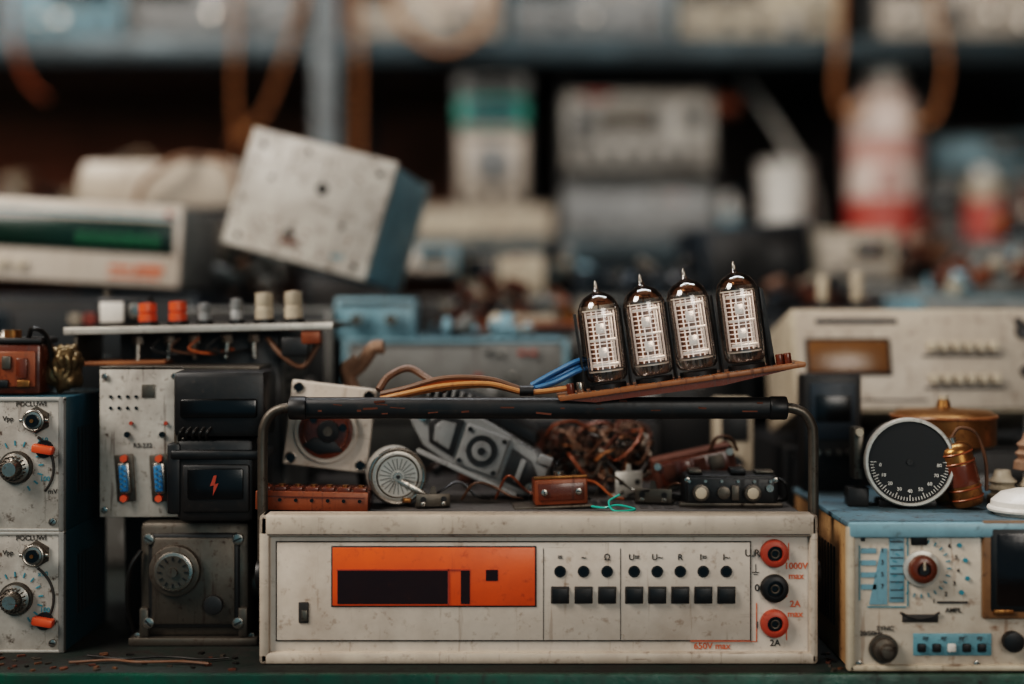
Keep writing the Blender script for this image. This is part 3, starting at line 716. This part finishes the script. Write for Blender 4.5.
b.done('metal_enclosure',(-269,470,142),(-6,14.7,-14))
instr('bench_instrument',-230,80,TZ,-124,400,270,dgrey,greym,17)
instr('bench_instrument',-215,70,-124,-38,415,250,skyb,greym,18,disp=False,knobs=5)
b=B(); b.bx(-52,52,0,80,0,54,skyb,4); 
for x in (-22,22): b.cyl((x,-6,26),13,14,skyb,bev=2); b.cyl((x,-14,26),7,6,steeld)
b.bx(-46,46,-2,0,44,48,tblk); b.done('terminal_box',(-178,420,-38))
b=B(); b.bx(-105,105,0,60,0,7,copper,1); b.bx(-100,-40,4,50,7,20,rust,3); b.bx(0,60,6,40,7,16,cream,3); b.cyl((80,20,16),12,18,brass,ax='Z')
b.bx(-90,90,10,60,-14,0,dgrey,2); b.done('copper_heatsink',(0,560,-23.5))
instr('bench_instrument',-120,130,TZ,-23,680,200,skyb,greym,19)
pile('electronic_parts_pile',-30,470,-38,60,26,26,[skyb,cream,rust,blk,greym],18,.8)
specs=[(100,330,TZ,-40,560,190,dgrey,blk),(140,330,-40,20,640,110,greym,dgrey),(340,600,TZ,-10,760,220,darkb,dgrey),(610,900,TZ,20,700,260,skyb,greym),(-340,-200,TZ,60,900,220,darkb,dgrey),(-190,80,TZ,20,960,240,greym,dgrey)]
for i,sp in enumerate(specs): instr('bench_instrument',*sp,30+i)
b=B(); b.box((0,70,64),(200,140,128),darkb,6); b.box((0,-3,64),(180,6,110),blk,4); b.cyl((-40,-8,70),26,10,dgrey,bev=2); b.bx(20,80,-8,0,30,90,dgrey,3); b.done('loudspeaker_box',(428,1020,20),(0,-5,12))
instr('bench_instrument',310,560,TZ,-4,1000,260,dgrey,dgrey,44)
instr('bench_instrument',110,300,TZ,20,960,240,greym,cream,45)
instr('bench_instrument',110,290,20.5,70,980,200,darkb,darkb,46)
instr('bench_instrument',570,790,TZ,50,1050,240,dgrey,greym,47)
instr('bench_instrument',530,665,50.5,140,1060,200,cream,beige,48)
instr('bench_instrument',820,1150,TZ,20,1000,260,dgrey,greym,49)
instr('bench_instrument',800,1120,20.5,120,1010,220,greym,greym,50)
instr('bench_instrument',-90,60,20.5,100,1000,180,blk,cream,51)
instr('bench_instrument',-190,-96,60.5,110,980,120,skyb,panelw,52)
pile('electronic_parts_pile',215,700,20,70,40,1,[dgrey,wirebr,blk,steeld,darkb])
pile('electronic_parts_pile',-10,740,-22,90,60,2,[rust,cream,greym,blk,greym,copper],30)
pile('electronic_parts_pile',470,800,-10,110,50,3,[rust,blk,cream,wirebr,darkb],34)
pile('electronic_parts_pile',760,760,20,120,60,4,[rust,cream,greym,copper,skyb],40)
pile('electronic_parts_pile',-570,150,TZ+263.5,22,56,5,[blk,wirek,steel],14)
pile('electronic_parts_pile',-270,960,60,60,60,6,[cream,skyb,blk,greym])
pile('electronic_parts_pile',960,1060,120,120,90,8,[rust,greym,steel,wireo,skyb],20)
pile('electronic_parts_pile',730,1100,50,50,90,18,[rust,bake,steel,wirebr],16,1.4)
pile('electronic_parts_pile',80,1080,20,60,80,19,[greym,rust,cream,skyb,blk],20,1.2)

# ------------- shelving unit
b=B()
SX0,SX1=-1900,1900
for z0 in (-1600,-700,110,576):
    b.bx(SX0,SX1,1850,2650,z0,z0+50,shelfm,3); b.bx(SX0,SX1,1842,1852,z0-6,z0+54,shelfm,2)
b.bx(SX0,SX1,1850,2650,1400,1450,shelfm,3)
for x in (-1880,-424,1500,1880):
    for y in (1835,2640): b.bx(x-30,x+30,y-10,y+14,-2000,1450,postm,2)
    for k in range(30): b.cyl((x,1824,-1000+k*80),8,3,blk,seg=12)
b.bx(SX0,-100,2652,2662,-700,1400,backbrown); b.bx(-100,SX1,2652,2662,-700,1400,backdark)
b.done('storage_shelf')
S1=160.5; S2=626.5
instr('desktop_instrument',-223,90,S1,240,1870,300,beige,cream,60,disp=False,knobs=3)
b=B()
b.bx(-84,84,0,110,0,250,greym,16); b.bx(-76,76,-6,2,8,180,beige,8); b.bx(-84,84,-4,60,186,252,greenm,10); b.bx(-60,60,-8,0,198,240,tealp,4)
b.bx(-86,86,4,110,258,306,grey2,10); b.bx(-60,60,0,8,268,296,dgrey,5); b.cyl((0,-10,100),46,18,grey2,bev=4); b.box((0,-22,100),(14,10,80),dgrey,3)
for x in (-50,0,50): b.cyl((x,-8,28),11,8,blk)
b.bx(-84,84,6,100,250,258,blk,2); b.bx(-66,66,-8,0,160,174,tblk,2)
b.done('handheld_tester',(-46,1880,240.5))
instr('desktop_instrument',120,468,S1,288,1880,380,greym,grey2,61,disp=False)
b=B(); b.bx(-185,185,0,400,0,30,blk,4); b.bx(-185,185,-4,0,4,26,dgrey,2); b.done('shelf_riser',(296,1875,288.5))
b=B(); b.bx(-178,178,6,350,0,190,greym,12); b.bx(-170,170,-2,10,8,182,offw,6); b.bx(-120,60,-6,0,90,160,greym,6); b.bx(-100,40,-8,0,100,150,steeld,4)
for k in range(6): b.cyl((-140+k*50,-8,40),14,14,dgrey,bev=2)
b.cyl((120,-8,130),24,16,dgrey,bev=3); b.tube([(-150,40,190),(-150,40,215),(150,40,215),(150,40,190)],8,blk); b.box((-100,-8,176),(60,6,10),redj,2)
b.box((-140,-8,110),(30,6,90),dgrey,3); b.cyl((205,60,160),24,60,copper,ax='X',bev=4)
b.done('desktop_radio',(296,1880,319))
b=B(); b.lathe((0,0,0),[(0,0),(50,0),(62,150),(66,154),(62,156),(58,150),(47,6),(0,6)],whitep,seg=36); b.torus((0,0,40),52,2,whitep,ax='Z')
b.done('plastic_cup',(640,1925,S1+30)) 
b=B(); b.bx(-80,80,0,90,0,29,greym,4); b.bx(-70,70,-3,0,6,24,offw,2); b.done('metal_tin',(640,1875,S1))
b=B(); b.tube([(740,2010,S1+12),(722,2020,300),(650,2050,440),(568,2080,566)],8,whitep); b.done('plastic_rod')
b=B()
b.lathe((0,0,0),[(0,0),(78,0),(86,8),(86,100)],extr,seg=40); b.lathe((0,0,0),[(86,100),(86,290),(80,330),(56,356),(36,366),(34,380)],extw,seg=40)
b.lathe((0,0,0),[(34,372),(52,374),(52,402),(36,408),(0,410)],whitep,seg=24)
b.lathe((0,0,0),[(86.8,185),(86.8,240)],mat('paper_label','#c98d80',.7,dirt=.6,dcol='#e0cfc4',scale=14),seg=40)
for k in range(5): b.box((-10,-87,120+k*12),(70-k*6,3,5),extr,1)
b.tube([(40,-30,400),(92,-40,380),(104,-30,300),(102,-20,200),(94,0,120)],8,blk)
b.done('fire_extinguisher',(880,1955,S1))
instr('desktop_instrument',985,1330,S1,330,1990,380,greym,greym,62,knobs=3)
instr('desktop_instrument',1000,1330,330.5,420,2000,340,greym,skyb,63,knobs=2)
def can(x,y,z,r,h,m1,m2):
    b=B(); b.lathe((0,0,0),[(0,0),(r,0),(r,h*.55)],m1,seg=32); b.lathe((0,0,0),[(r,h*.55),(r,h*.8),(r*.6,h*.88)],m2,seg=32); b.lathe((0,0,0),[(r*.6,h*.88),(r*.5,h),(0,h)],whitep,seg=24); b.torus((0,0,2),r,2,steel,ax='Z'); b.torus((0,0,h*.8),r,2,steel,ax='Z'); b.done('spray_can',(x,y,z+2))
can(1110,1925,S1,42,170,extr,cream); can(510,1930,S1,24,110,skyb,whitep)
b=B(); b.lathe((0,0,0),[(0,30),(14,29),(30,22),(34,10),(34,-60),(0,-60)],steel,ax='Y',seg=32); b.bx(-40,40,-10,50,-62,-34,blk,4); b.torus((0,-8,0),34,3,copper); b.done('metal_lamp_head',(1190,1865,S1+62.5))
pile('electronic_parts_pile',560,2090,S1,60,130,12,[rust,skyb,redj,whitep,darkb],16,1.6)
pile('electronic_parts_pile',-1000,2000,S1,400,150,14,[cream,rust,greym,blk,tan],60,2.4,80)
pile('electronic_parts_pile',-330,2000,S1,60,110,16,[cream,rust,greym,blk],18,1.8)
tops=[(-1200,-900,830,greym,skyb),(-880,-500,860,greym,grey2),(-385,-30,850,greym,beige),(-5,370,870,skyb,grey2),(390,760,850,greym,cream),(850,1250,880,greym,beige),(1270,1460,850,greym,grey2),(-1600,-1230,840,dgrey,greym)]
for i,(x0,x1,z1,c,p) in enumerate(tops): instr('desktop_instrument',x0,x1,S2,z1,1880,420,c,p,70+i,knobs=5)
def cable(pts,r,m):
    b=B(); b.tube(pts,r,m); b.done('hanging_cable')
cable([(-350,1815,860),(-352,1812,700),(-348,1815,550),(-350,1815,340)],6,wirey)
cable([(-640,1820,800),(-630,1812,640),(-632,1815,480),(-620,1815,360)],5,wirey)
cable([(-460,1810,760),(-520,1812,560),(-570,1815,440),(-640,1815,380)],5,wirey)
cable([(-300,1815,780),(-250,1808,650),(-160,1806,590),(-70,1808,640),(-40,1812,800)],7,wirey)
cable([(750,1815,900),(745,1808,640),(735,1808,500),(760,1808,440),(800,1815,470)],7,wirey)
cable([(950,1815,900),(960,1808,700),(985,1808,560),(960,1808,440),(900,1812,420)],6,wirey)
cable([(-1150,1815,760),(-1130,1810,600),(-1100,1812,520),(-1060,1815,480)],4,wireo)

# ------------- lights / world / camera
def area(name,loc,tgt,sx,sy,pw,col):
    l=bpy.data.lights.new(name,'AREA'); l.shape='RECTANGLE'; l.size=sx; l.size_y=sy; l.energy=pw; l.color=col
    o=bpy.data.objects.new(name,l); bpy.context.scene.collection.objects.link(o); o.location=loc
    o.rotation_euler=(Vector(tgt)-Vector(loc)).to_track_quat('-Z','Y').to_euler(); return o
area('window_light',(-1.1,-.6,2.0),(0,.15,.85),.7,.7,27,(1,.93,.86))
area('added_front_fill',(1.0,-2.6,1.9),(0,1.2,1.2),1.2,1.2,24,(1,.90,.81))  # added fill lamp behind the camera to brighten the background, no real doorway
area('ceiling_lamp',(.1,.5,2.6),(.1,.8,.9),1.4,.25,20,(.95,.97,1))
w=bpy.data.worlds.new('World'); bpy.context.scene.world=w; w.use_nodes=True
w.node_tree.nodes['Background'].inputs[0].default_value=(.20,.50,.64,1); w.node_tree.nodes['Background'].inputs[1].default_value=.5
cam=bpy.data.cameras.new('Camera'); co=bpy.data.objects.new('Camera',cam); bpy.context.scene.collection.objects.link(co)
co.location=(0,-1422*U,ZC); co.rotation_euler=(R(90),0,0); cam.lens=50; cam.sensor_width=36; cam.shift_y=-32/1024; cam.clip_start=.01
cam.dof.use_dof=True; cam.dof.focus_distance=.724; cam.dof.aperture_fstop=1.85; cam.dof.aperture_blades=0
bpy.context.scene.camera=co
bpy.context.scene.view_settings.view_transform='Filmic'; bpy.context.scene.view_settings.look='High Contrast'
bpy.context.scene.view_settings.exposure=.08
